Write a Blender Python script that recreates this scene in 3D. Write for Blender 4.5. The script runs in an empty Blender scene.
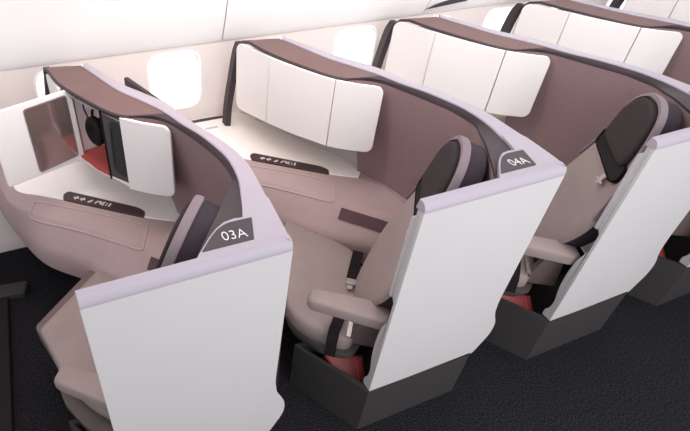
import bpy, math
from mathutils import Vector, Matrix
V = Vector
scene = bpy.context.scene
COL = scene.collection

# ------------------------------------------------------------------ materials
def s2l(c):
    return tuple(((x/255)/12.92 if x/255 <= .04045 else ((x/255+.055)/1.055)**2.4) for x in c)

def mat(name, rgb, rough=.5, spec=.3, metal=0, noise=0, nscale=40, bump=0, bscale=200, stretch=None, rgb2=None):
    m = bpy.data.materials.new(name); m.use_nodes = True
    nt = m.node_tree; N = nt.nodes; b = N['Principled BSDF']
    b.inputs['Roughness'].default_value = rough
    b.inputs['Specular IOR Level'].default_value = spec
    b.inputs['Metallic'].default_value = metal
    col = s2l(rgb)
    b.inputs['Base Color'].default_value = (*col, 1)
    tc = N.new('ShaderNodeTexCoord')
    src = tc.outputs['Object']
    if stretch:
        mp = N.new('ShaderNodeMapping'); mp.inputs['Scale'].default_value = stretch
        nt.links.new(src, mp.inputs['Vector']); src = mp.outputs['Vector']
    if noise or rgb2:
        t = N.new('ShaderNodeTexNoise'); t.inputs['Scale'].default_value = nscale
        t.inputs['Detail'].default_value = 3
        nt.links.new(src, t.inputs['Vector'])
        r = N.new('ShaderNodeValToRGB')
        if rgb2:
            c2 = s2l(rgb2)
            r.color_ramp.elements[0].position = .42; r.color_ramp.elements[1].position = .62
            r.color_ramp.elements[0].color = (*col, 1); r.color_ramp.elements[1].color = (*c2, 1)
        else:
            r.color_ramp.elements[0].position = .3; r.color_ramp.elements[1].position = .7
            r.color_ramp.elements[0].color = (*[max(0, c*(1-noise)) for c in col], 1)
            r.color_ramp.elements[1].color = (*[min(1, c*(1+noise)) for c in col], 1)
        nt.links.new(t.outputs['Fac'], r.inputs['Fac'])
        nt.links.new(r.outputs['Color'], b.inputs['Base Color'])
    if bump:
        t2 = N.new('ShaderNodeTexNoise'); t2.inputs['Scale'].default_value = bscale
        nt.links.new(src, t2.inputs['Vector'])
        bp = N.new('ShaderNodeBump'); bp.inputs['Strength'].default_value = bump
        bp.inputs['Distance'].default_value = .01
        nt.links.new(t2.outputs['Fac'], bp.inputs['Height'])
        nt.links.new(bp.outputs['Normal'], b.inputs['Normal'])
    return m

M = dict(
    white_panel=mat('white_gloss_panel', (194, 192, 193), .38, .3, noise=.015, nscale=3),
    rim=mat('dimmed_white_cap', (168, 161, 172), .45, .3, noise=.015, nscale=4),  # lavender dimness of the white shell's upward faces is put into the colour
    door=mat('cabinet_white', (242, 238, 237), .35, .35, noise=.015, nscale=3),
    mauve=mat('mauve_woven_lining', (150, 126, 128), .8, .15, noise=.05, nscale=30, stretch=(6, 6, .6), bump=.05, bscale=60),
    brown=mat('brown_ledge', (114, 91, 89), .55, .25, noise=.05, nscale=8),
    dark=mat('dark_edge', (62, 53, 58), .5, .3, noise=.04, nscale=10),
    beige=mat('niche_beige', (238, 222, 200), .6, .2, noise=.03, nscale=6),
    cream=mat('console_cream', (251, 246, 243), .35, .35, noise=.02, nscale=5),
    body=mat('console_mauve_leather', (173, 152, 151), .55, .25, noise=.04, nscale=7, bump=.05, bscale=300),
    piping=mat('flap_seam', (196, 174, 173), .5, .25, noise=.02),
    seat=mat('seat_taupe_leather', (149, 135, 132), .6, .25, noise=.05, nscale=9, bump=.08, bscale=250),
    seat_edge=mat('seat_edge_mauve', (132, 118, 124), .6, .2, noise=.04, nscale=12),
    seat_side=mat('seat_side_brown', (110, 95, 94), .6, .2, noise=.05, nscale=12),
    pocket=mat('pocket_dark_mauve', (92, 70, 74), .7, .15, noise=.05, nscale=12),
    base=mat('seat_base_grey', (84, 79, 78), .6, .2, noise=.05, nscale=10),
    pad=mat('headrest_charcoal_fabric', (56, 50, 51), .85, .15, noise=.08, nscale=60, bump=.1, bscale=400),
    backshell=mat('dark_aubergine_shell', (52, 43, 52), .6, .2, noise=.06, nscale=10),
    black=mat('black_plastic', (20, 18, 19), .6, .2, noise=.1, nscale=20),
    webbing=mat('black_webbing', (30, 25, 27), .8, .15, noise=.2, nscale=90, bump=.2, bscale=500),
    metal=mat('brushed_metal', (190, 182, 178), .3, .5, metal=.8, noise=.05, nscale=60),
    plinth=mat('charcoal_plinth', (57, 55, 55), .65, .2, noise=.05, nscale=14),
    red=mat('red_pouch', (140, 48, 50), .45, .4, noise=.08, nscale=14),
    redlin=mat('red_lining', (176, 84, 78), .6, .2, noise=.06, nscale=14),
    slot=mat('strip_dark_brown', (70, 52, 54), .4, .4, noise=.03, nscale=12),
    glyph=mat('white_print', (225, 218, 222), .5, .2, noise=.01),
    placard=mat('slate_placard', (58, 53, 59), .45, .3, noise=.04, nscale=20),
    trim=mat('panel_edge_grey', (186, 183, 184), .45, .3, noise=.03, nscale=20),
    wall=mat('cabin_sidewall', (232, 222, 219), .55, .2, noise=.012, nscale=2),
    over=mat('overhead_panel', (251, 250, 250), .5, .2, noise=.01, nscale=2),
    wframe=mat('window_surround', (248, 246, 246), .45, .3, noise=.01, nscale=3),
    seam=mat('panel_gap', (205, 200, 203), .6, .2, noise=.05),
    void=mat('dark_gap', (78, 70, 80), .6, .2, noise=.05),
    inner=mat('cabinet_inside_pale', (244, 230, 231), .6, .2, noise=.04, nscale=10),
    carpet=mat('carpet', (26, 25, 28), .95, .05, nscale=130, rgb2=(50, 49, 54), bump=.9, bscale=160),
)
def mirror_mat():
    m = mat('smoked_mirror', (196, 172, 168), (.10), .5, metal=.78, noise=.02, nscale=2); return m
M['mirror'] = mirror_mat()
def glow(name, rgb, s):
    m = bpy.data.materials.new(name); m.use_nodes = True
    nt = m.node_tree; b = nt.nodes['Principled BSDF']
    tc = nt.nodes.new('ShaderNodeTexCoord'); t = nt.nodes.new('ShaderNodeTexNoise')
    t.inputs['Scale'].default_value = 2.5; t.inputs['Detail'].default_value = 1
    r = nt.nodes.new('ShaderNodeValToRGB')
    r.color_ramp.elements[0].position = .38; r.color_ramp.elements[1].position = .55
    r.color_ramp.elements[0].color = (*s2l((214, 232, 240)), 1); r.color_ramp.elements[1].color = (*s2l(rgb), 1)
    nt.links.new(tc.outputs['Object'], t.inputs['Vector']); nt.links.new(t.outputs['Fac'], r.inputs['Fac'])
    b.inputs['Base Color'].default_value = (.8, .8, .8, 1)
    nt.links.new(r.outputs['Color'], b.inputs['Emission Color'])
    b.inputs['Emission Strength'].default_value = s
    b.inputs['Roughness'].default_value = .2
    return m
M['pane'] = glow('daylight_glow_pane', (255, 255, 255), 1.0)  # pane glows by itself in place of daylight; bluish patches are noise

# ------------------------------------------------------------------ helpers
def thing(name, label, cat, base=(0, 0, 0), group=None):
    o = bpy.data.objects.new(name, None); COL.objects.link(o)
    o.empty_display_size = .1
    o.location = base; o['label'] = label; o['category'] = cat
    if group: o['group'] = group
    o['_b'] = tuple(base)
    return o

def base_of(p):
    while p is not None:
        if '_b' in p.keys(): return V(p['_b'])
        p = p.parent
    return V((0, 0, 0))

def mesh(name, vs, fs, m, parent=None, smooth=True, bevel=0, seg=2, ang=40):
    b = base_of(parent)
    me = bpy.data.meshes.new(name)
    me.from_pydata([tuple(wp(v) - b) for v in vs], [], fs)
    me.materials.append(m)
    import bmesh
    bm = bmesh.new(); bm.from_mesh(me)
    bmesh.ops.remove_doubles(bm, verts=bm.verts, dist=1e-5)
    bmesh.ops.recalc_face_normals(bm, faces=bm.faces)
    bm.to_mesh(me); bm.free()
    o = bpy.data.objects.new(name, me); COL.objects.link(o)
    if parent is not None: o.parent = parent
    if smooth:
        for p in me.polygons: p.use_smooth = True
        try: me.set_sharp_from_angle(angle=math.radians(ang))
        except Exception: pass
    if bevel:
        md = o.modifiers.new('bevel', 'BEVEL'); md.width = bevel; md.segments = seg
        md.limit_method = 'ANGLE'; md.angle_limit = math.radians(35); md.harden_normals = False
    return o

class MB:
    def __init__(s): s.v = []; s.f = []
    def add(s, vs, fs):
        n = len(s.v); s.v += [tuple(v) for v in vs]; s.f += [tuple(i+n for i in f) for f in fs]
    def build(s, name, m, parent=None, **k): return mesh(name, s.v, s.f, m, parent, **k)

def extr(poly, off):
    """closed prism: poly list of 3D points, off a vector"""
    n = len(poly); off = V(off)
    vs = [V(p) for p in poly] + [V(p)+off for p in poly]
    fs = [tuple(range(n)), tuple(range(2*n-1, n-1, -1))]
    fs += [(i, (i+1) % n, n+(i+1) % n, n+i) for i in range(n)]
    return vs, fs

def zprism(pts, z0, z1): return extr([(p[0], p[1], z0) for p in pts], (0, 0, z1-z0))

def cr(P, n):
    """Catmull-Rom through points, resampled to n points uniformly by point parameter"""
    P = [V(p) for p in P]; out = []
    Q = [P[0]*2-P[1]] + P + [P[-1]*2-P[-2]]
    m = len(P)-1
    for k in range(n):
        t = k/(n-1)*m; i = min(int(t), m-1); u = t-i
        a, b, c, d = Q[i:i+4]
        out.append(.5*((2*b)+(c-a)*u+(2*a-5*b+4*c-d)*u*u+(3*b-a-3*c+d)*u**3))
    return out

def arc(P, n, smoothk=10):
    """resample a catmull curve by arc length"""
    D = cr(P, len(P)*smoothk); L = [0]
    for a, b in zip(D, D[1:]): L.append(L[-1]+(b-a).length)
    out = []; j = 0
    for k in range(n):
        s = L[-1]*k/(n-1)
        while j < len(L)-2 and L[j+1] < s: j += 1
        u = (s-L[j])/max(1e-9, L[j+1]-L[j]); out.append(D[j].lerp(D[j+1], min(1, max(0, u))))
    return out

def loft(curves, closed=False):
    """curves: list of equal-length point lists -> quads"""
    n = len(curves[0]); vs = [p for c in curves for p in c]; fs = []
    m = len(curves)
    for j in range(m if closed else m-1):
        for i in range(n-1):
            a = j*n+i; b = ((j+1) % m)*n+i
            fs.append((a, a+1, b+1, b))
    if closed:
        fs.append(tuple(j*n for j in range(m)))
        fs.append(tuple(j*n+n-1 for j in range(m-1, -1, -1)))
    return vs, fs

def roundpoly(pts, r, seg=5):
    """rounded 2D polygon; r number or list"""
    out = []; n = len(pts)
    for i in range(n):
        p = V(pts[i][:2]); a = V(pts[i-1][:2]); b = V(pts[(i+1) % n][:2])
        rr = r[i] if isinstance(r, (list, tuple)) else r
        d1 = (a-p); d2 = (b-p); rr = min(rr, d1.length*.48, d2.length*.48)
        if rr < 1e-5: out.append(p); continue
        s = p+d1.normalized()*rr; e = p+d2.normalized()*rr
        for k in range(seg+1):
            t = k/seg; out.append(s*(1-t)**2+p*2*t*(1-t)+e*t*t)
    return out

def frame_map(O, u, v, n):
    O, u, v, n = V(O), V(u).normalized(), V(v).normalized(), V(n).normalized()
    return lambda a, b, c=0: O+u*a+v*b+n*c

def pillow(outline, F, back, edge, puff, steps=(0, .03, .08, .2, .45, .75)):
    """soft cushion: outline 2D, F(a,b,c) mapper; c from -back to edge, puffed to edge+puff"""
    n = len(outline); c0 = sum(outline, V((0, 0)))/n
    vs = []; fs = []
    def ring(sc, h): vs.extend(F(*(c0+(p-c0)*sc), h) for p in outline)
    ring(.96, -back); ring(1, -back+.015); ring(1, edge-.02)
    R = 3
    for s in steps[1:]:
        ring(1-s, edge-.02*(1-min(1, s/.08))**2+puff*math.sin(min(1, s/.6)*math.pi/2)); R += 1
    for j in range(R-1):
        for i in range(n):
            a = j*n+i; b = j*n+(i+1) % n
            fs.append((a, b, b+n, a+n))
    vs.append(F(*c0, edge+puff)); k = len(vs)-1
    for i in range(n): fs.append(((R-1)*n+i, (R-1)*n+(i+1) % n, k))
    fs.append(tuple(range(n-1, -1, -1)))
    return vs, fs

def tube(path, r, seg=8):
    path = [V(p) for p in path]; vs = []; fs = []
    for i, p in enumerate(path):
        t = (path[min(i+1, len(path)-1)]-path[max(i-1, 0)]).normalized()
        a = t.cross(V((0, 0, 1)));
        if a.length < .1: a = t.cross(V((1, 0, 0)))
        a.normalize(); b = t.cross(a)
        for k in range(seg):
            th = 2*math.pi*k/seg; vs.append(p+(a*math.cos(th)+b*math.sin(th))*r)
    for i in range(len(path)-1):
        for k in range(seg):
            a = i*seg+k; b = i*seg+(k+1) % seg; fs.append((a, b, b+seg, a+seg))
    fs.append(tuple(range(seg))); fs.append(tuple(range((len(path)-1)*seg, len(path)*seg)))
    return vs, fs

def box(x0, x1, y0, y1, z0, z1): return zprism([(x0, y0), (x1, y0), (x1, y1), (x0, y1)], z0, z1)

def text_mesh(s, size):
    cu = bpy.data.curves.new('t', 'FONT'); cu.body = s; cu.size = size; cu.align_x = 'CENTER'; cu.align_y = 'CENTER'
    cu.extrude = .0008; cu.offset = -.0006
    to = bpy.data.objects.new('t', cu); COL.objects.link(to)
    dg = bpy.context.evaluated_depsgraph_get(); me = to.evaluated_get(dg).to_mesh()
    vs = [v.co.copy() for v in me.vertices]; fs = [tuple(p.vertices) for p in me.polygons]
    bpy.data.objects.remove(to); return vs, fs

# ------------------------------------------------------------------ suite curves (local: x aft, y to window, z up)
O_ = [(.272, 1.51, 1.245), (.372, 1.232, 1.25), (.442, 1.105, 1.25), (.503, .975, 1.255), (.53, .82, 1.265), (.572, .665, 1.275),
      (.60, .53, 1.285), (.612, .42, 1.29), (.608, .33, 1.292), (.596, .21, 1.295), (.583, .08, 1.297), (.577, .012, 1.297)]
M_ = [(.248, 1.475, 1.245), (.335, 1.19, 1.25), (.40, 1.064, 1.25), (.46, .94, 1.252), (.50, .79, 1.26), (.53, .68, 1.27),
      (.552, .55, 1.28), (.557, .45, 1.288), (.547, .34, 1.29), (.52, .245, 1.292), (.498, .17, 1.292), (.488, .148, 1.292)]
I_ = [(.10, 1.55, 1.225), (.128, 1.36, 1.235), (.205, 1.17, 1.235), (.298, 1.0, 1.235), (.412, .93, 1.237), (.465, .86, 1.24),
      (.505, .75, 1.243), (.53, .64, 1.25), (.545, .53, 1.26), (.55, .44, 1.262), (.54, .375, 1.265), (.50, .315, 1.27), (.46, .25, 1.278)]
B_ = [(.17, 1.84), (.26, 1.72), (.375, 1.45), (.475, 1.245), (.56, 1.018), (.61, .82), (.635, .64), (.64, .48), (.62, .36), (.56, .25), (.47, .15), (.36, .07)]
CAB = [V((.070, 1.655)), V((.128, 1.338)), V((.20, 1.165)), V((.294, .995)), V((.36, .925)), V((.455, .850))]

WARP = 0.0
def wp(v):
    v = V(v); k = max(0, min(1, (.45-v.y)/.35)); return V((v.x+WARP*k, v.y, v.z))
def build_shell(label, placard_text, warp=0.0):
    global WARP
    WARP = warp
    t = thing('seat_suite_shell', label, 'seat shell', (.35, .5, 0), 'row of curved white and mauve seat shells')
    N = 60
    O = arc(O_, N); Mm = arc(M_, N)
    # white cap and outer skin
    Bout = [V((x+.025, y, .30)) for x, y, _ in arc([(*b, 0) for b in B_[:-2]]+[(.61, .20, 0), (.575, .04, 0)], N)]
    Mlow = [p-V((0, 0, .03)) for p in Mm]
    # outer skin follows O down to base
    mid = [a.lerp(b, .5) for a, b in zip(O, Bout)]
    inn = [p-V((.012, .006, 0)) for p in Bout]
    Ob = [p-V((0, 0, .012)) for p in O]
    Oi = [p+V((-.006, -.003, .003)) for p in O]
    Mi = [p+V((.004, .002, .003)) for p in Mm]
    vs, fs = loft([Mlow, Mm, Mi, Oi, Ob])
    cap = MB(); cap.add(vs, fs)
    # corner plate around the row placard
    S = [(.488, .148), (.462, .152), (.43, .147), (.40, .128), (.37, .10), (.322, .045), (.31, .03)]
    plate = S + [(.0, .030), (.0, .012), (.55, .012), (.56, .012), (.57, .08), (.59, .2), (.545, .24), (.51, .22)]
    # plate only needs the corner (the long strip along the panel is the panel's own top)
    plate = S + [(.31, .02), (.575, .02), (.583, .08), (.594, .2), (.588, .24), (.52, .24), (.50, .18)]
    v2, f2 = zprism(plate, 1.262, 1.2985); cap.add(v2, f2)
    cap.build('top_cap', M['rim'], t, ang=30)
    mesh('outer_skin', *loft([Ob, mid, Bout, inn]), M['white_panel'], t)
    # ledge: brown shelf over the cabinet, then dark band along the rim
    I = arc(I_+[(.40, .165, 1.282), (.335, .075, 1.284), (.30, .03, 1.284)], N)
    Mx = arc(M_[:-1]+[(.488, .148, 1.286), (.43, .147, 1.286), (.37, .10, 1.286), (.322, .05, 1.286), (.31, .03, 1.286)], N)
    Mx = [V((p.x, p.y, p.z-.004)) for p in Mx]
    k = 22
    def strip(i0, i1, m, nm):
        a = Mx[i0:i1]; b = I[i0:i1]
        lo = [p-V((0, 0, .009)) for p in b]; lo2 = [p.lerp(q, .9)-V((0, 0, .012)) for p, q in zip(b, a)]
        return mesh(nm, *loft([a, [p.lerp(q, .5) for p, q in zip(a, b)], b, lo, lo2], False), m, t, ang=30)
    a = Mx[:k+1]; b = I[:k+1]
    # wall end of the ledge drops to a rounded corner
    endM = V((.245, 1.50, 1.24)); endI = V((.088, 1.66, 1.17))
    a2 = [endM]+a; b2 = [endI, V((.09, 1.62, 1.205))]+b; a2 = [endM, endM.lerp(a[0], .5)]+a
    mesh('shelf_ledge', *loft([a2, b2]), M['brown'], t, ang=60)
    # dark edging on the free edge of the ledge + end post by the cabin wall
    e1 = [p+V((.0, .0, .001)) for p in b2]; e2 = [p+V((-.006, -.004, -.004)) for p in b2]
    e3 = [p+V((-.005, -.004, -.013)) for p in b2]; e4 = [p+V((.012, .008, -.013)) for p in b2]
    mb = MB(); mb.add(*loft([e1, e2, e3, e4], True))
    post = [V((.088, 1.66, 1.17)), V((.080, 1.69, 1.10)), V((.058, 1.70, .95)), V((.034, 1.70, .80)), V((.024, 1.70, .672))]
    pa = cr(post, 14)
    mb.add(*loft([pa, [p+V((.03, -.012, 0)) for p in pa], [p+V((.03, .05, 0)) for p in pa], [p+V((0, .05, 0)) for p in pa]], True))
    mb.build('edge_frame', M['dark'], t, ang=30)
    strip(k, N, M['dark'], 'edge_band')
    # woven mauve lining below the ledge
    top = [p-V((0, 0, .006)) for p in I[22:]]
    bot = arc([(*b, .44) for b in B_[4:]], len(top))
    rows = []
    for j in range(9):
        u = j/8; rows.append([a.lerp(c, u)+V((.035, .0, 0))*math.sin(u*math.pi)*.6 for a, c in zip(top, bot)])
    mesh('woven_lining', *loft(rows), M['mauve'], t)
    # wall behind the niche, under / behind the cabinet
    bb = arc([(*b, .66) for b in B_[:6]], 30)
    bb[0].x = .17
    tt = arc([(.20, 1.60, 1.14), (.262, 1.40, 1.21), (.345, 1.17, 1.22), (.42, 1.04, 1.22), (.475, .93, 1.22), (.50, .82, 1.22)], 30)
    mesh('niche_wall', *loft([tt, [a.lerp(b, .75) for a, b in zip(tt, bb)], bb]), M['beige'], t)
    # aisle-side panel
    out = [(0, .31), (0, 1.268), (.58, 1.268), (.572, .90), (.566, .64), (.578, .56), (.612, .49), (.618, .45), (.612, .40), (.556, .292)]
    out = roundpoly(out, [.004, .004, .004, .1, .05, .03, .03, .03, .03, .02], 4)
    pp = [V((p[0], 0, p[1])) for p in out]
    mesh('aisle_panel', *extr(pp, (0, .014, 0)), M['white_panel'], t, bevel=.0015, seg=2)
    # rounded top cap of the panel
    sec = [(0, 1.262), (-.0008, 1.268), (.0, 1.276), (.005, 1.289), (.014, 1.297), (.034, 1.300), (.042, 1.262)]
    L0 = [V((0.0, y, z)) for y, z in sec]; L1 = [V((.5795, y, z)) for y, z in sec]
    mesh('panel_top_cap', *loft([[a, b] for a, b in zip(L0, L1)], True), M['rim'], t, bevel=.002)
    # wavy grey edge behind the leading side of the panel
    w = [(.012, .31), (.05, .31), (.052, .345), (.036, .37), (.03, .42), (.046, .50), (.048, .60), (.040, .68), (.016, .75), (.014, .84), (.03, .87), (.032, 1.262), (.012, 1.262)]
    w = roundpoly(w, [0, .008, .01, .02, .04, .04, .04, .03, .03, .01, .01, 0, 0], 4)
    mesh('edge_trim', *extr([V((.001, p[0], p[1])) for p in w], (.02, 0, 0)), M['trim'], t, bevel=.003)
    w = [(.030, .862), (.048, .862), (.048, 1.22), (.030, 1.235)]
    mesh('latch_strip', *extr([V((-.001, p[0], p[1])) for p in w], (.02, 0, 0)), M['trim'], t, bevel=.004)
    # plinth
    pl = MB()
    outer = [(0, 0), (.545, 0), (.60, .10), (.52, .34), (-.17, .34), (-.155, .30)]
    lo = [V((x, y, 0)) for x, y in outer]; hi = [V((x, y, .305)) for x, y in outer]
    inn = [V((x, y, .305)) for x, y in [(.018, .02), (.53, .02), (.575, .105), (.505, .32), (-.15, .32), (-.135, .295)]]
    inl = [p-V((0, 0, .12)) for p in inn]
    n = 6; vs = lo+hi+inn+inl; fs = [tuple(range(n))]
    for j in range(3):
        for i in range(n): fs.append((j*n+i, j*n+(i+1) % n, (j+1)*n+(i+1) % n, (j+1)*n+i))
    fs.append(tuple(range(3*n, 4*n)))
    pl.add(vs, fs)
    pl.build('plinth', M['plinth'], t, ang=20)
    # row placard
    P = roundpoly([(.332, .050), (.375, .098), (.405, .125), (.436, .139), (.512, .137), (.482, .048)], [.003, .03, .02, .02, .006, .003], 4)
    p = mesh('row_placard', *zprism(P, 1.2985, 1.3005), M['placard'], t)
    if placard_text:
        vs, fs = text_mesh(placard_text, .047)
        a = math.radians(-5); c, s = math.cos(a), math.sin(a)
        vs = [V((.437+(v.x*c-v.y*s)*.92, .082+(v.x*s+v.y*c)*1.12, 1.3012+v.z)) for v in vs]
        mesh('row_number', vs, fs, M['glyph'], p, smooth=False)
    return t

def reset_warp():
    global WARP
    WARP = 0.0

def leaf(name, s0, s1, zt0, zt1, zb0, zb1, rl, rr, parent, path=CAB, off=0.0, th=.014):
    """curved cabinet leaf between path fractions; rl/rr corner radii"""
    L = [0]
    for a, b in zip(path, path[1:]): L.append(L[-1]+(b-a).length)
    def P(s):
        for i in range(len(path)-1):
            if s <= L[i+1]+1e-9 or i == len(path)-2:
                u = (s-L[i])/(L[i+1]-L[i]); return path[i].lerp(path[i+1], u), (path[i+1]-path[i]).normalized()
    W = s1-s0; cols = []
    xs = sorted(set([0, W]+[W*k/10 for k in range(11)]+([rl*(1-math.cos(k*math.pi/12)) for k in range(7)] if rl else [])
                    + ([W-rr*(1-math.cos(k*math.pi/12)) for k in range(7)] if rr else [])))
    top, bot, top2, bot2 = [], [], [], []
    for x in xs:
        d = 0
        if rl and x < rl: d = rl-math.sqrt(max(0, rl*rl-(rl-x)**2))
        if rr and x > W-rr: d = rr-math.sqrt(max(0, rr*rr-(x-W+rr)**2))
        u = x/W; p, tg = P(s0+x); n = V((tg.y, -tg.x))   # towards -x side
        if n.x > 0: n = -n
        zt = zt0+(zt1-zt0)*u-d; zb = zb0+(zb1-zb0)*u+d
        q = p+n*(off+th); r = p+n*off
        top.append(V((q.x, q.y, zt))); bot.append(V((q.x, q.y, zb))); top2.append(V((r.x, r.y, zt))); bot2.append(V((r.x, r.y, zb)))
    return mesh(name, *loft([top, bot, bot2, top2], True), M['door'], parent, bevel=.002, ang=50)

def cabinet_lengths():
    L = [0]
    for a, b in zip(CAB, CAB[1:]): L.append(L[-1]+(b-a).length)
    return L

def build_cabinet(label, is_open):
    CAB[0] = V((.102, 1.60)) if is_open else V((.080, 1.64))
    t = thing('storage_cabinet', label, 'cabinet', (.25, 1.2, .86), 'white wall cabinets hung under the shell ledges')
    L = cabinet_lengths(); g = .0013
    sA, sB, sC = L[1], L[3], L[5]
    leaf('cabinet_door', 0, sA-g, 1.195, 1.222, .818, .868, .05, 0, t)
    if not is_open:
        leaf('cabinet_door', sA+g, sB-g, 1.222, 1.226, .868, .885, 0, 0, t)
    lc = leaf('cabinet_door', sB+g, sC, 1.226, 1.228, .885, .895, 0, .035, t)
    if is_open: lc.location.x += .016; lc.location.y -= .004
    # carcass: behind the doors, hollow when open
    back = [V((.17, 1.65)), V((.262, 1.37)), V((.335, 1.19)), V((.40, 1.075)), V((.445, 1.0)), V((.49, .885))]
    fr = [V(p) for p in CAB]
    cb = MB()
    zb = [.84, .875, .882, .89, .893, .90]; zt = [1.16, 1.20, 1.205, 1.205, 1.20, 1.19]
    def pts(path, z): return [V((p.x, p.y, q)) for p, q in zip(path, z)]
    fr2 = [p.lerp(q, .03) for p, q in zip(fr, back)]
    fr2[-1] = fr2[-1].lerp(fr2[-2], .12); back[-1] = back[-1].lerp(back[-2], .12)
    A = pts(fr2, zb); B = pts(back, zb); C = pts(back, zt); D = pts(fr2, zt)
    A2 = pts(fr2, [z+.012 for z in zb]); B2 = pts(back, [z+.012 for z in zb])
    cb.add(*loft([D, C, B, A, A2, B2]))
    if not is_open: cb.add(*loft([A, D]))
    for i in (0, 5): cb.add([A[i], B[i], C[i], D[i]], [(0, 1, 2, 3)])
    cb.build('carcass', M['inner'] if is_open else M['beige'], t, smooth=False)
    if is_open:
        # partitions at the edges of the open bay
        for i in (1,):
            mesh('partition', *extr([A[i], B[i], C[i], D[i]], (-.006, .01, 0)), M['inner'], t, smooth=False)
        # red bay floor
        q = [V((.140, 1.325)), V((.262, 1.36)), V((.335, 1.19)), V((.33, 1.14)), V((.250, 1.082)), V((.20, 1.165))]
        mesh('bay_floor', *extr([V((p.x, p.y, .893)) for p in q], (0, 0, .008)), M['redlin'], t, smooth=False)
        # dark holster panel with a recessed pocket filling the right of the bay
        a = V((.247, 1.088)); b = V((.312, .988)); d = (b-a); W = d.length; u = V((d.x, d.y, 0)).normalized(); n = V((-abs(u.y), -abs(u.x), 0)).normalized()
        n = V((u.y, -u.x, 0));
        if n.x > 0: n = -n
        F = frame_map((a.x, a.y, .88), u, (0, 0, 1), n)
        ro = [(0, 0), (W, 0), (W, .335), (0, .335)]
        o = mesh('holster_panel', *extr([F(x, y, -.03) for x, y in ro], n*.03), M['base'], t, bevel=.003)
        R = roundpoly([(.03, .06), (W-.006, .05), (W-.012, .30), (.045, .31)], .03, 6)
        inner = [F(*p, .0015) for p in R]
        c0 = sum(R, V((0, 0)))/len(R); R2 = [c0+(p-c0)*.82 for p in R]
        vs = inner+[F(*p, .006) for p in R]+[F(*p, .006) for p in R2]+[F(*p, .002) for p in R2]; k = len(R)
        fs = [(j*k+i, j*k+(i+1) % k, (j+1)*k+(i+1) % k, (j+1)*k+i) for j in range(3) for i in range(k)]+[tuple(range(3*k, 4*k))]
        mesh('holster_rim', vs, fs, M['plinth'], o)
        # dark jamb on the left of the holster
        mesh('jamb', *extr([F(-.008, 0, -.12), F(-.008, .335, -.12), F(-.008, .335, .003), F(-.008, 0, .003)], u*.009), M['black'], t, bevel=.001)
        # opened door with a smoked mirror
        H = V((.160, 1.318)); E_ = V((-.185, 1.195)); d = E_-H; W = d.length; u = V((d.x, d.y, 0)).normalized(); n = V((-u.y, u.x, 0))
        if n.y > 0: n = -n
        F = frame_map((H.x, H.y, .880), u, (0, 0, 1), n)
        R = roundpoly([(0, 0), (W, 0), (W, .345), (0, .345)], .012, 4)
        dm = mesh('cabinet_door', *extr([F(*p, 0) for p in R], n*.016), M['door'], t, bevel=.003)
        R = roundpoly([(.036, .055), (.190, .040), (.208, .315), (.034, .320)], .016, 5)
        R = roundpoly([(.030, .034), (.218, .020), (.218, .318), (.030, .324)], .016, 5)
        mm = mesh('mirror', *extr([F(*p, .0158) for p in R], n*.002), M['mirror'], dm)
        k = len(R); c0 = sum(R, V((0, 0)))/k; R2 = [c0+(p-c0)*1.035 for p in R]
        vs = [F(*p, .016) for p in R2]+[F(*p, .0195) for p in R2]+[F(*p, .0195) for p in R]+[F(*p, .017) for p in R]
        fs = [(j*k+i, j*k+(i+1) % k, (j+1)*k+(i+1) % k, (j+1)*k+i) for j in range(3) for i in range(k)]
        mesh('mirror_frame', vs, fs, M['seat_edge'], dm)
        # hinge leaf
        mesh('hinge', *extr([F(-.012, .03, -.004), F(.012, .03, -.004), F(.012, .30, -.004), F(-.012, .30, -.004)], n*.004), M['metal'], dm)
    return t

# console strip curves
T_ = [(-.20, 1.84, .67), (-.195, 1.60, .67), (-.177, 1.465, .67), (-.077, 1.385, .67), (.02, 1.31, .67), (.20, 1.165, .67), (.345, 1.04, .67), (.485, .947, .67), (.56, .85, .665), (.60, .70, .66)]
P_ = [(-.30, 1.84, .60), (-.26, 1.62, .61), (-.225, 1.45, .612), (-.10, 1.285, .615), (.038, 1.165, .615), (.20, .995, .615), (.316, .868, .612), (.41, .757, .61), (.49, .66, .61), (.545, .58, .61)]
Q_ = [(-.34, 1.84, .45), (-.30, 1.68, .46), (-.25, 1.505, .46), (-.145, 1.245, .46), (.044, 1.035, .46), (.13, .91, .46), (.24, .775, .465), (.325, .69, .47), (.398, .62, .47), (.48, .52, .47)]

def console_surface(N=60):
    T = arc(T_, N); P = arc(P_, N); Q = arc(Q_, N); rows = []
    # cross section: T -> P gently sloping, rounded lip, then steep to Q
    for j in range(15):
        u = j/14; row = []
        for a, b, c in zip(T, P, Q):
            if u < .5: q = a.lerp(b, u*1.8)
            else:
                w = (u-.5)/.5; m = a.lerp(b, .9); q = m*(1-w)**2+(b+(b-a)*.08)*2*w*(1-w)+c*w*w
            row.append(q)
        rows.append(row)
    return rows

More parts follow.
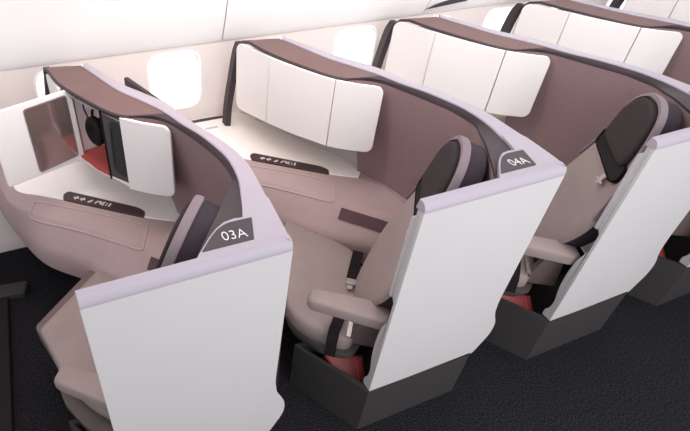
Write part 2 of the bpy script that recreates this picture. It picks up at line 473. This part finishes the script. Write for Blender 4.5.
def build_console(label):
    t = thing('side_console', label, 'console', (.1, 1.3, 0), 'cream topped consoles beside the seats')
    rows = console_surface(); N = 60
    body = MB(); body.add(*loft(rows))
    q1 = [p+V((.01, .015, -.13)) for p in rows[-1]]; body.add(*loft([rows[-1], q1])); q = q1; q2 = [p+V((.10, .14, -.05)) for p in q]; q3 = [V((p.x+.14, p.y+.22, 0)) for p in q]
    body.build('console_body', M['body'], t, ang=60)
    mesh('kick_panel', *loft([q, q2, q3]), M['black'], t)
    # cream top
    front = [p+V((0, 0, .001)) for p in rows[0] if True]
    fr = arc(T_[:8], 40)
    edge = [(p.x, p.y) for p in fr]
    back = [(.555, 1.018), (.47, 1.245), (.37, 1.45), (.255, 1.72), (.165, 1.845), (-.20, 1.845)]
    mesh('console_top', *zprism(edge+back, .655, .674), M['cream'], t, bevel=.003)
    # recessed slots by the window
    mesh('sill_slot', *box(-.19, .05, 1.80, 1.822, .672, .682), M['slot'], t, bevel=.002)
    mesh('sill_vent', *box(-.10, -.02, 1.70, 1.715, .672, .677), M['trim'], t, bevel=.001)
    # dark control strip at the front edge
    A = V((.030, 1.322)); B = V((.358, 1.048))
    up0 = V((.060, 1.366)); up1 = V((.343, 1.112))
    S = roundpoly([(.024, 1.304), (.354, 1.028), (.372, 1.065), (.345, 1.112), (.058, 1.364), (.030, 1.345)], [.006, .006, .03, .02, .02, .02], 5)
    s = mesh('control_strip', *zprism(S, .668, .6775), M['slot'], t, bevel=.0015)
    d = (V((.354, 1.028))-V((.024, 1.304))).normalized(); nrm = V((-d.y, d.x))
    F = frame_map((.024+nrm.x*.030, 1.304+nrm.y*.030, .6777), (d.x, d.y, 0), (nrm.x, nrm.y, 0), (0, 0, 1))
    g = MB()
    def q2d(pts):
        pts = [(x, y*1.25) for x, y in pts]; g.add(*extr([F(x, y, 0) for x, y in pts], (0, 0, .0012)))
    def seg(x0, y0, x1, y1, w=.0030):
        w *= 1.35
        a = V((x0, y0)); b = V((x1, y1)); dd = (b-a).normalized(); m_ = V((-dd.y, dd.x))*w
        q2d([a-m_, b-m_, b+m_, a+m_])
    for cx in (.055, .090):        # two small aeroplane-like crosses
        seg(cx-.013, 0, cx+.013, 0, .0028); seg(cx-.003, -.010, cx+.004, .010, .003); seg(cx-.012, -.004, cx-.009, .005, .002)
    seg(.122, -.007, .134, -.007); seg(.128, -.007, .138, .005); seg(.136, -.008, .140, .008, .002)   # lamp-like mark
    seg(.160, -.009, .170, .009)
    seg(.178, .010, .184, -.002); seg(.184, .010, .190, -.008, .0022)
    seg(.196, -.009, .196, .009, .002); seg(.201, .008, .207, .008); seg(.201, -.008, .207, -.008); seg(.201, 0, .205, 0)
    seg(.216, .005, .222, .005, .0025); seg(.216, -.006, .222, -.006, .0025)
    seg(.236, -.010, .236, .011, .0035); seg(.231, .004, .241, .004, .004)
    g.build('control_symbols', M['glyph'], s, smooth=False)
    # stitched flap outline on the sloping face
    def sp(ti, u):
        x = ti*(N-1); i = min(int(x), N-2); f = x-i; y = u*14; j = min(int(y), 13); h = y-j
        a = rows[j][i].lerp(rows[j][i+1], f); b = rows[j+1][i].lerp(rows[j+1][i+1], f); return a.lerp(b, h)
    path2 = roundpoly([(.335, .16), (.735, .12), (.755, .62), (.345, .68)], [.05, .05, .05, .05], 6)
    D = []
    k = len(path2)
    for i in range(k):
        a = path2[i]; b = path2[(i+1) % k]
        for h in range(8): D.append(a.lerp(b, h/8))
    D.append(D[0])
    pth = [sp(p.x, p.y)+V((-.002, -.003, .001)) for p in D]
    mesh('flap_seam', *tube(pth, .0032, 6), M['piping'], t)
    # dark literature pocket under the lip near the seat back
    mb = MB(); tp, bp = [], []
    for i in range(12):
        w = i/11; ti = .785+w*.19
        tp.append(sp(ti, .66)+V((-.006, -.009, 0))); bp.append(sp(ti, .80+.015*w)+V((-.006, -.009, 0)))
    mb.add(*loft([tp, bp, [p+V((.02, .03, 0)) for p in bp], [p+V((.02, .03, 0)) for p in tp]], True))
    mb.build('open_pocket', M['pocket'], t)
    mesh('rear_filler', *zprism([(.480, .945), (.555, 1.03), (.60, .98), (.64, .78), (.65, .60), (.60, .60), (.585, .74), (.555, .85)], .60, .667), M['body'], t, bevel=.004)
    return t

SO = V((.21, .49, .48)); SL = V((.6, .8, 0)).normalized(); SD = V((-SL.y, SL.x, 0))
SB = (-SD*.25+V((0, 0, .77))).normalized(); SN = SL.cross(SB)
if SN.dot(SD) < 0: SN = -SN
def UV(u, v, c=0): return SO+SL*u+SB*v+SN*c

def build_seat(label, lap_end=True):
    t = thing('reclining_seat', label, 'seat', (.05, .55, 0), 'taupe leather reclining seats')
    # cushion
    Z = lambda a, b, c=0: V((a, b, .44+c))
    near = [(-.165, .37), (-.095, .235), (-.01, .16)] if lap_end else [(-.13, .41), (-.07, .29), (.01, .19)]
    cu = roundpoly([(.105, 1.0), (-.206, .715), (-.155, .485), (-.168, .455), *near, (.12, .24), (.30, .56), (.31, .66), (.25, .78)],
                   [.02, .02, .015, .02, .05, .05, .04, .04, .05, .05, .05], 4)
    mesh('cushion', *pillow(cu, Z, .06, .035, .006), M['seat'], t, ang=60)
    # leading lip + base shell
    lip = [(.095, 1.05), (-.222, .755), (-.208, .70), (-.15, .48), (.2, .62), (.16, .95)]
    mesh('leg_rest_lip', *zprism(roundpoly(lip, .02, 3), .38, .445), M['seat_side'], t, bevel=.008)
    b0 = [(.07, .95), (-.175, .70), (-.14, .49), (-.172, .44), (-.165, .36), (-.10, .215), (.0, .135), (.14, .22), (.30, .5), (.25, .75)]
    c0 = V((.05, .55)); rings = []
    for sc, z in ((1.0, .40), (1.0, .375), (.93, .33), (.80, .26), (.6, .20)):
        r = roundpoly([tuple(c0+(V(p)-c0)*sc) for p in b0], .03, 3); rings.append([V((p.x, p.y, z)) for p in r])
    n = len(rings[0]); vs = [p for r in rings for p in r]
    fs = [(j*n+i, j*n+(i+1) % n, (j+1)*n+(i+1) % n, (j+1)*n+i) for j in range(4) for i in range(n)]+[tuple(range(n)), tuple(range(4*n, 5*n))]
    mesh('base_shell', vs, fs, M['base'], t)
    mesh('pedestal', *zprism([(-.05, .45), (.16, .45), (.24, .75), (.05, .8)], 0, .22), M['black'], t, bevel=.01)
    # backrest
    ob = [(-.05, .01), (.01, .10), (.05, .21), (.06, .34), (.035, .48), (.012, .60), (.022, .72), (.018, .79), (-.03, .848), (-.10, .868), (-.17, .862),
          (-.235, .825), (-.29, .745), (-.36, .62), (-.40, .54), (-.43, .42), (-.415, .31), (-.36, .20), (-.28, .10), (-.20, .02)]
    ob = [V(p) for p in ob]
    R = [V((p.x, p.y)) for p in arc([(*p, 0) for p in ob]+[(*ob[0], 0)], 64)[:-1]]
    mesh('backrest', *pillow(R, lambda a, b, c=0: UV(a, b, c-.02), .012, .022, -.008), M['seat'], t, ang=60)
    cc = V((-.17, .45)); RR = arc([(*p, 0) for p in ob[4:16]], 60); RR = [V((p.x, p.y)) for p in RR]
    k = len(RR); Ra = [cc+(p-cc)*1.005 for p in RR]; Rb = [cc+(p-cc)*.96 for p in RR]
    vs = [UV(*p, -.020) for p in Ra]+[UV(*p, -.003) for p in Ra]+[UV(*(a.lerp(b, .25)), .008) for a, b in zip(Ra, Rb)]+[UV(*p, .008) for p in Rb]+[UV(*p, -.010) for p in Rb]
    fs = [(j*k+i, j*k+i+1, (j+1)*k+i+1, (j+1)*k+i) for j in range(4) for i in range(k-1)]
    mesh('border_band', vs, fs, M['seat_edge'], t)
    k = len(R)
    Rs = [cc+(p-cc)*.985 for p in R]; Rt = [cc+(p-cc)*.86 for p in R]
    vs = [UV(*p, -.018) for p in Rs]+[UV(*p, -.085) for p in Rs]+[UV(*p, -.11) for p in Rt]
    fs = [(j*k+i, j*k+(i+1) % k, (j+1)*k+(i+1) % k, (j+1)*k+i) for j in range(2) for i in range(k)]+[tuple(range(k)), tuple(range(2*k, 3*k))]
    mesh('rear_shell', vs, fs, M['backshell'], t)
    hp = [(-.010, .637), (.003, .70), (.008, .755), (-.018, .812), (-.075, .842), (-.155, .842), (-.218, .812), (-.268, .74), (-.303, .65), (-.298, .622), (-.276, .609), (-.14, .610), (-.04, .618)]
    hr = [V((p.x, p.y)) for p in arc([(*p, 0) for p in hp]+[(*hp[0], 0)], 60)[:-1]]
    hd = mesh('headrest', *pillow(hr, UV, .0, .022, .004), M['pad'], t, ang=60)
    sp_ = roundpoly([(-.005, .572), (.005, .64), (-.29, .64), (-.338, .625), (-.352, .572), (-.32, .547)], .02, 4)
    mesh('headrest_mount', *pillow(sp_, UV, .0, .012, .0), M['black'], hd)
    # armrest
    Z2 = lambda a, b, c=0: V((a, b, .645+.10*(a+.15)+c*.85))
    ar = roundpoly([(-.125, .345), (-.172, .285), (.045, .050), (.08, .045), (.115, .12), (.07, .165)], [.025, .03, .02, .02, .03, .02], 5)
    am = mesh('armrest', *pillow(ar, Z2, .035, .022, .006), M['seat'], t, ang=60)
    mesh('armrest_bracket', *extr([V((.0, .13, .655)), V((.07, .10, .655)), V((.12, .10, .42)), V((.06, .17, .40)), V((.0, .19, .42))], (.02, .03, 0)), M['seat_side'], am, bevel=.006)
    # belts
    def belt(a, b, w, h=0, drop=None):
        a = V(a); b = V(b); d = (b-a).normalized(); s = d.cross(V((0, 0, 1))).normalized()*w
        pts = [a.lerp(b, i/8)+V((0, 0, h*math.sin(i/8*math.pi))) for i in range(9)]
        if drop: pts += [V(p) for p in drop]
        up = V((0, 0, .004))
        return loft([[p-s for p in pts], [p+s for p in pts], [p+s+up for p in pts], [p-s+up for p in pts]], True)
    mesh('belt_strap', *belt((.30, .60, .50), (.175, .455, .494), .026, .008), M['webbing'], t)
    bk = MB(); c = V((.158, .435, .497)); d = V((.125, .145, 0)).normalized(); s = V((d.y, -d.x, 0))
    bk.add(*extr([c-s*.022-d*.018, c+s*.022-d*.018, c+s*.022+d*.018, c-s*.022+d*.018], (0, 0, .008)))
    bk.add(*extr([c-s*.012-d*.046, c+s*.012-d*.046, c+s*.014-d*.022, c-s*.014-d*.022], (0, 0, .005)))
    bk.build('belt_buckle', M['metal'], t, bevel=.002)
    if lap_end: mesh('belt_strap', *belt((.075, .345, .496), (-.06, .215, .496), .024, .0, [(-.085, .185, .47), (-.095, .170, .40)]), M['webbing'], t)
    if lap_end: mesh('belt_anchor', *belt((.07, .275, .497), (-.02, .165, .497), .009, .0), M['metal'], t)
    # shoulder belt tongue hanging under the headrest
    tg = MB(); c = UV(-.262, .500, .01)
    tg.add(*extr([c-SL*.012, c+SL*.012, c+SL*.016+SB*.05, c-SL*.016+SB*.05], SN*.006)); tg.add(*extr([c-SL*.035+SB*.012, c+SL*.03+SB*.012, c+SL*.03+SB*.022, c-SL*.035+SB*.022], SN*.008))
    tg.build('belt_tongue', M['metal'], t, bevel=.0015)
    return t

def build_pouch(label):
    t = thing('life_vest_pouch', label, 'pouch', (0, .16, .19), 'red pouches under the seats')
    top = [V((-.085, .225, .318)), V((-.075, .25, .318)), V((.085, .185, .305)), V((.100, .165, .30))]
    # a wedge with its face tilted to the aisle
    A = [V((-.072, .238, .316)), V((.096, .172, .305)), V((.066, .075, .225)), V((-.045, .145, .235))]
    Bk = [p+V((.02, .06, -.07)) for p in A]; Bk[2] = V((.075, .095, .19)); Bk[3] = V((-.03, .17, .19)); Bk[0].z = .19; Bk[1].z = .19
    vs = A+Bk; fs = [(0, 1, 2, 3), (7, 6, 5, 4), (0, 4, 5, 1), (1, 5, 6, 2), (2, 6, 7, 3), (3, 7, 4, 0)]
    mesh('pouch_body', vs, fs, M['red'], t, bevel=.012, seg=3)
    c = (A[0]+A[1]+A[2]+A[3])/4
    n = (A[1]-A[0]).cross(A[3]-A[0]).normalized()
    if n.z < 0: n = -n
    e = [A[0].lerp(A[1], .80), A[0].lerp(A[1], .84), A[3].lerp(A[2], .84), A[3].lerp(A[2], .80)]
    e = [c+(p-c)*.86+n*.001 for p in e]
    mesh('pull_tab', *extr(e, n*.003), M['redlin'], t)
    return t

def copy_tree(root, dx, label, names=None):
    def cp(o, par):
        c = o.copy(); COL.objects.link(c); c.parent = par
        for ch in [x for x in list(bpy.data.objects) if x.parent == o and x.name in SNAP]:
            cp(ch, c)
        return c
    SNAP = {x.name for x in bpy.data.objects}
    c = cp(root, None); c.location = root.location+V((dx, 0, 0)); c['label'] = label
    return c

# ------------------------------------------------------------------ build suites
build_shell('curved white seat shell marked 03A, with the mirror door beside it', '03A', -.010)
s2 = build_shell('curved white seat shell marked 04A, second in the row', '04A', .013)
s2.location.x += 1
s3 = build_shell('curved white seat shell behind 04A, its placard cut off by the picture edge', None, .038)
s3.location.x += 2
copy_tree(s3, 1, 'curved seat shell fourth from the left, aisle panel just at the right edge')
copy_tree(s3, 2, 'seat shell farthest away, only its rim showing in the top right corner')

reset_warp()
build_cabinet('white storage cabinet standing open with a mirror door and red inside, seat 03A', True)
c2 = build_cabinet('closed white three-leaf cabinet above the cream console of seat 04A', False)
c2.location.x += 1
copy_tree(c2, 1, 'closed white three-leaf cabinet above the third seat, behind the 04A shell')
copy_tree(c2, 2, 'closed white cabinet fourth from the left, near the top right')
copy_tree(c2, 3, 'farthest closed white cabinet, cut by the top right corner')

k1 = build_console('cream topped console with dark control strip under the mirror door, seat 03A')
copy_tree(k1, 1, 'cream topped console with dark control strip between the 03A and 04A shells')
copy_tree(k1, 2, 'cream topped console of the third seat, mostly behind the 04A shell')
copy_tree(k1, 3, 'cream topped console of the fourth seat, mostly behind the third shell')
copy_tree(k1, 4, 'cream topped console of the farthest seat, behind the fourth shell')

e1 = build_seat('taupe seat of 03A, leg rest and dark headrest showing beside the white panel', False)
e2 = build_seat('taupe seat of 04A with armrest and black lap belt in full view')
e2.location.x += 1
copy_tree(e2, 1, 'taupe seat right of the 04A placard, large charcoal headrest in view')
copy_tree(e2, 2, 'taupe seat fourth from the left, nearly hidden at the right edge')

p1 = build_pouch('red pouch under the 03A seat, hidden behind its white panel')
copy_tree(p1, 1, 'red pouch in the dark plinth under the 04A seat')
copy_tree(p1, 2, 'red pouch in the plinth right of the 04A panel')
copy_tree(p1, 3, 'red pouch under the fourth seat, behind the third panel')

# ------------------------------------------------------------------ loose things
hp = thing('headphones', 'black headphones hanging in the open cabinet of seat 03A', 'headphones', (.235, 1.19, 1.05))
def disc(c, ax, r, h, seg=24, dome=.3):
    c = V(c); ax = V(ax).normalized(); a = ax.cross(V((0, 0, 1))).normalized(); b = ax.cross(a)
    rings = [(-h, .8), (-h*.8, 1), (h*.5, 1), (h, .85), (h, .45), (h*.6, .3)]
    vs = []; fs = []
    for hh, rr in rings:
        for k in range(seg):
            th = 2*math.pi*k/seg; vs.append(c+ax*hh+(a*math.cos(th)+b*math.sin(th)*1.25)*r*rr)
    for j in range(len(rings)-1):
        for k in range(seg): fs.append((j*seg+k, j*seg+(k+1) % seg, (j+1)*seg+(k+1) % seg, (j+1)*seg+k))
    fs.append(tuple(range(seg))); fs.append(tuple(range((len(rings)-1)*seg, len(rings)*seg)))
    return vs, fs
nx = V((-.88, -.47, 0))
mesh('ear_cup', *disc((.222, 1.185, 1.075), nx, .054, .016), M['black'], hp)
mesh('ear_cup', *disc((.262, 1.205, 1.075), -nx, .038, .014), M['webbing'], hp)
mesh('headband', *tube(arc([(.222, 1.185, 1.12), (.225, 1.19, 1.165), (.243, 1.195, 1.185), (.262, 1.205, 1.165), (.262, 1.205, 1.12)], 20), .006, 8), M['black'], hp)
mesh('cable', *tube(arc([(.20, 1.235, 1.195), (.198, 1.24, 1.16), (.205, 1.225, 1.13), (.20, 1.232, 1.10), (.21, 1.21, 1.06), (.205, 1.215, 1.02)], 30), .0035, 8), M['black'], hp)
mesh('hook', *tube(arc([(.243, 1.195, 1.20), (.243, 1.195, 1.176), (.236, 1.19, 1.172)], 8), .004, 6), M['metal'], hp)

mon = thing('folding_monitor', 'dark folding screen behind the 03A shell, only its top edge showing', 'screen', (.50, 1.33, .90))
a = V((.425, 1.475, 1.165)); b = V((.520, 1.20, 1.150))
d = (b-a).normalized(); n = V((-d.y, d.x, 0)); n = n if n.x > 0 else -n
vs, fs = extr([a, b, b-V((0, 0, .22)), a-V((0, 0, .22))], n*.022)
fr = mesh('screen_housing', vs, fs, M['dark'], mon, bevel=.004)
mid = (a+b)/2-V((0, 0, .11)); q = [a, b, b-V((0, 0, .22)), a-V((0, 0, .22))]
mesh('screen_glass', *extr([mid+(p-mid)*.9+n*.0215 for p in q], n*.002), M['black'], fr)
mesh('mount_arm', *extr([mid-d*.03, mid+d*.03, mid+d*.03-V((0, 0, .04)), mid-d*.03-V((0, 0, .04))], -n*.05), M['base'], mon)

# foot well parts at far left
ft = thing('footwell_base', 'dark footwell base on the carpet at the left edge', 'base', (-.55, 1.2, 0))
mesh('base_block', *zprism([(-.80, .40), (-.44, .40), (-.385, 1.42), (-.80, 1.42)], 0, .035), M['black'], ft, bevel=.01)
mesh('foot_rail', *zprism([(-.62, 1.44), (-.30, 1.40), (-.27, 1.49), (-.62, 1.54)], 0.0, .05), M['plinth'], ft, bevel=.008)
mesh('foot_cover', *zprism([(-.75, 1.62), (-.44, 1.60), (-.42, 1.70), (-.75, 1.80)], 0.0, .07), M['plinth'], ft, bevel=.01)

# ------------------------------------------------------------------ setting
def struct(name, vs, fs, m, parent=None, **k):
    o = mesh(name, vs, fs, m, parent, **k)
    if parent is None: o['kind'] = 'structure'
    return o
struct('floor', [(-4, -3.2, 0), (9, -3.2, 0), (9, 2.1, 0), (-4, 2.1, 0)], [(0, 1, 2, 3)], M['carpet'], smooth=False)

YW = 1.85
WC = [.185+.593*i for i in range(-3, 12)]; WZ = (.765, 1.085); WW = .145
def wshape(cx, sc=1.0, seg=6):
    zc = sum(WZ)/2; h = (WZ[1]-WZ[0])/2*sc; w = WW*sc
    return [V((cx+p.x, zc+p.y)) for p in roundpoly([(-w, -h), (w, -h), (w, h), (-w, h)], .085*sc, seg)]
wb = MB()
zlo, zhi = 0.0, 1.15
for i, cx in enumerate(WC):
    x0, x1 = cx-.2965, cx+.2965; r = wshape(cx, 1.10); n = len(r)
    zc = sum(WZ)/2; out = []
    z0, z1 = .70, 1.15
    for p in r:
        d = p-V((cx, zc)); s = min([(x1-cx)/abs(d.x) if abs(d.x) > 1e-6 else 9e9, ((z1-zc) if d.y > 0 else (zc-z0))/abs(d.y) if abs(d.y) > 1e-6 else 9e9])
        out.append(V((cx, zc))+d*s)
    vs = [V((p.x, YW, p.y)) for p in r]+[V((p.x, YW, p.y)) for p in out]
    fs = [(k, (k+1) % n, n+(k+1) % n, n+k) for k in range(n)]
    # corner triangles
    wb.add(vs, fs)
    for cxn, czn in ((x0, z0), (x1, z0), (x1, z1), (x0, z1)):
        c = V((cxn, czn))
        for k in range(n):
            a_, b_ = out[k], out[(k+1) % n]
            if abs(a_.x-b_.x) > 1e-6 and abs(a_.y-b_.y) > 1e-6 and (a_-c).length < .3 and (b_-c).length < .3:
                wb.add([V((a_.x, YW, a_.y)), V((b_.x, YW, b_.y)), V((c.x, YW, c.y))], [(0, 1, 2)])
    wb.add([(x0, YW, zlo), (x1, YW, zlo), (x1, YW, z0), (x0, YW, z0)], [(0, 1, 2, 3)])
wb.build('wall_window', M['wall'], None, smooth=False)['kind'] = 'structure'
for i, cx in enumerate(WC):
    R0 = wshape(cx, 1.10); R1 = wshape(cx, 1.04); R2 = wshape(cx, .97); n = len(R0)
    vs = [V((p.x, YW, p.y)) for p in R0]+[V((p.x, YW-.004, p.y)) for p in R1]+[V((p.x, YW+.035, p.y)) for p in R2]
    fs = [(j*n+k, j*n+(k+1) % n, (j+1)*n+(k+1) % n, (j+1)*n+k) for j in range(2) for k in range(n)]
    w = struct('window_%d' % (i+1), vs, fs, M['wframe'])
    mesh('pane', [V((p.x, YW+.034, p.y)) for p in wshape(cx, .975)], [tuple(range(n))], M['pane'], w, smooth=False)

# overhead lining: curved panels with a seam between them
sec = [(YW, 1.128), (YW-.006, 1.126), (YW-.012, 1.133), (YW-.06, 1.25), (YW-.13, 1.45), (YW-.24, 1.70), (YW-.42, 1.98), (YW-.7, 2.22), (YW-1.05, 2.40), (YW-1.6, 2.52)]
XS = [-4, 1.06, 2.44, 3.9, 9]
for i in range(4):
    a, b = XS[i]+.0025, XS[i+1]-.0025
    c = [V(p) for p in []]
    cv = cr([(0, y, z) for y, z in sec[2:]], 26)
    cv = [V((0, *sec[0])), V((0, *sec[1]))]+cv
    rows = [[V((a, p.y, p.z)) for p in cv], [V((b, p.y, p.z)) for p in cv]]
    struct('trim_%d' % (i+1), *loft(rows), M['over'], ang=50)
cv = [V((0, p.y+.012, p.z)) for p in cv]
struct('trim_5', *loft([[V((-4, p.y, p.z)) for p in cv], [V((9, p.y, p.z)) for p in cv]]), M['seam'])
# dark wedge between two overhead panels
struct('trim_6', *extr([V((2.43, YW-.034, 1.165)), V((2.75, YW-.040, 1.19)), V((2.75, YW-.050, 1.24)), V((2.50, YW-.045, 1.195))], (0, -.004, 0)), M['void'], smooth=False)

# ------------------------------------------------------------------ light
w = bpy.data.worlds.new('cabin_light'); scene.world = w; w.use_nodes = True
bg = w.node_tree.nodes['Background']; bg.inputs[0].default_value = (*s2l((245, 243, 250)), 1); bg.inputs[1].default_value = .95
def area(name, loc, tgt, size, power, col, sy=None):
    l = bpy.data.lights.new(name, 'AREA'); l.energy = power; l.color = col; l.size = size
    if sy: l.shape = 'RECTANGLE'; l.size_y = sy
    o = bpy.data.objects.new(name, l); COL.objects.link(o); o.location = loc
    o.rotation_euler = (V(tgt)-V(loc)).to_track_quat('-Z', 'Y').to_euler(); return o
area('aisle_key_softbox', (1.2, -2.4, 3.0), (1.4, .6, .6), 3.0, 45, (1, .985, .98))  # unseen softbox added on the aisle side to light the panel fronts
area('overhead_fill', (2.0, -2.2, 1.9), (2.0, 1.8, 1.5), 2.4, 45, (1, .985, .98))  # unseen fill added behind the camera to brighten overhead panels and wall
area('left_pink_fill', (.1, 1.0, 2.35), (.2, 1.35, .9), 1.6, 33, (1, .85, .78), .5)  # unseen pinkish fill added to tint and lift the left side
area('interior_fill', (2.4, 1.0, 2.35), (2.4, 1.5, .9), 3.0, 42, (1, .97, .955), .5)  # unseen fill added above the suites to lift consoles and interiors

# ------------------------------------------------------------------ camera
cam = bpy.data.cameras.new('camera'); co = bpy.data.objects.new('camera', cam); COL.objects.link(co)
R = Matrix(((0.92003464, 0.24171393, -0.30840013), (-0.39111438, 0.61427738, -0.6853414), (0.02378666, 0.75115756, 0.65969426)))
co.matrix_world = Matrix.Translation((0.013, -.931, 2.244)) @ R.to_4x4()
cam.sensor_width = 36; cam.lens = 526.94/690*36
cam.shift_x = (345-248)/690; cam.shift_y = (240-215.5)/690
cam.clip_start = .02
scene.camera = co
scene.view_settings.view_transform = 'Standard'
scene.view_settings.look = 'None'
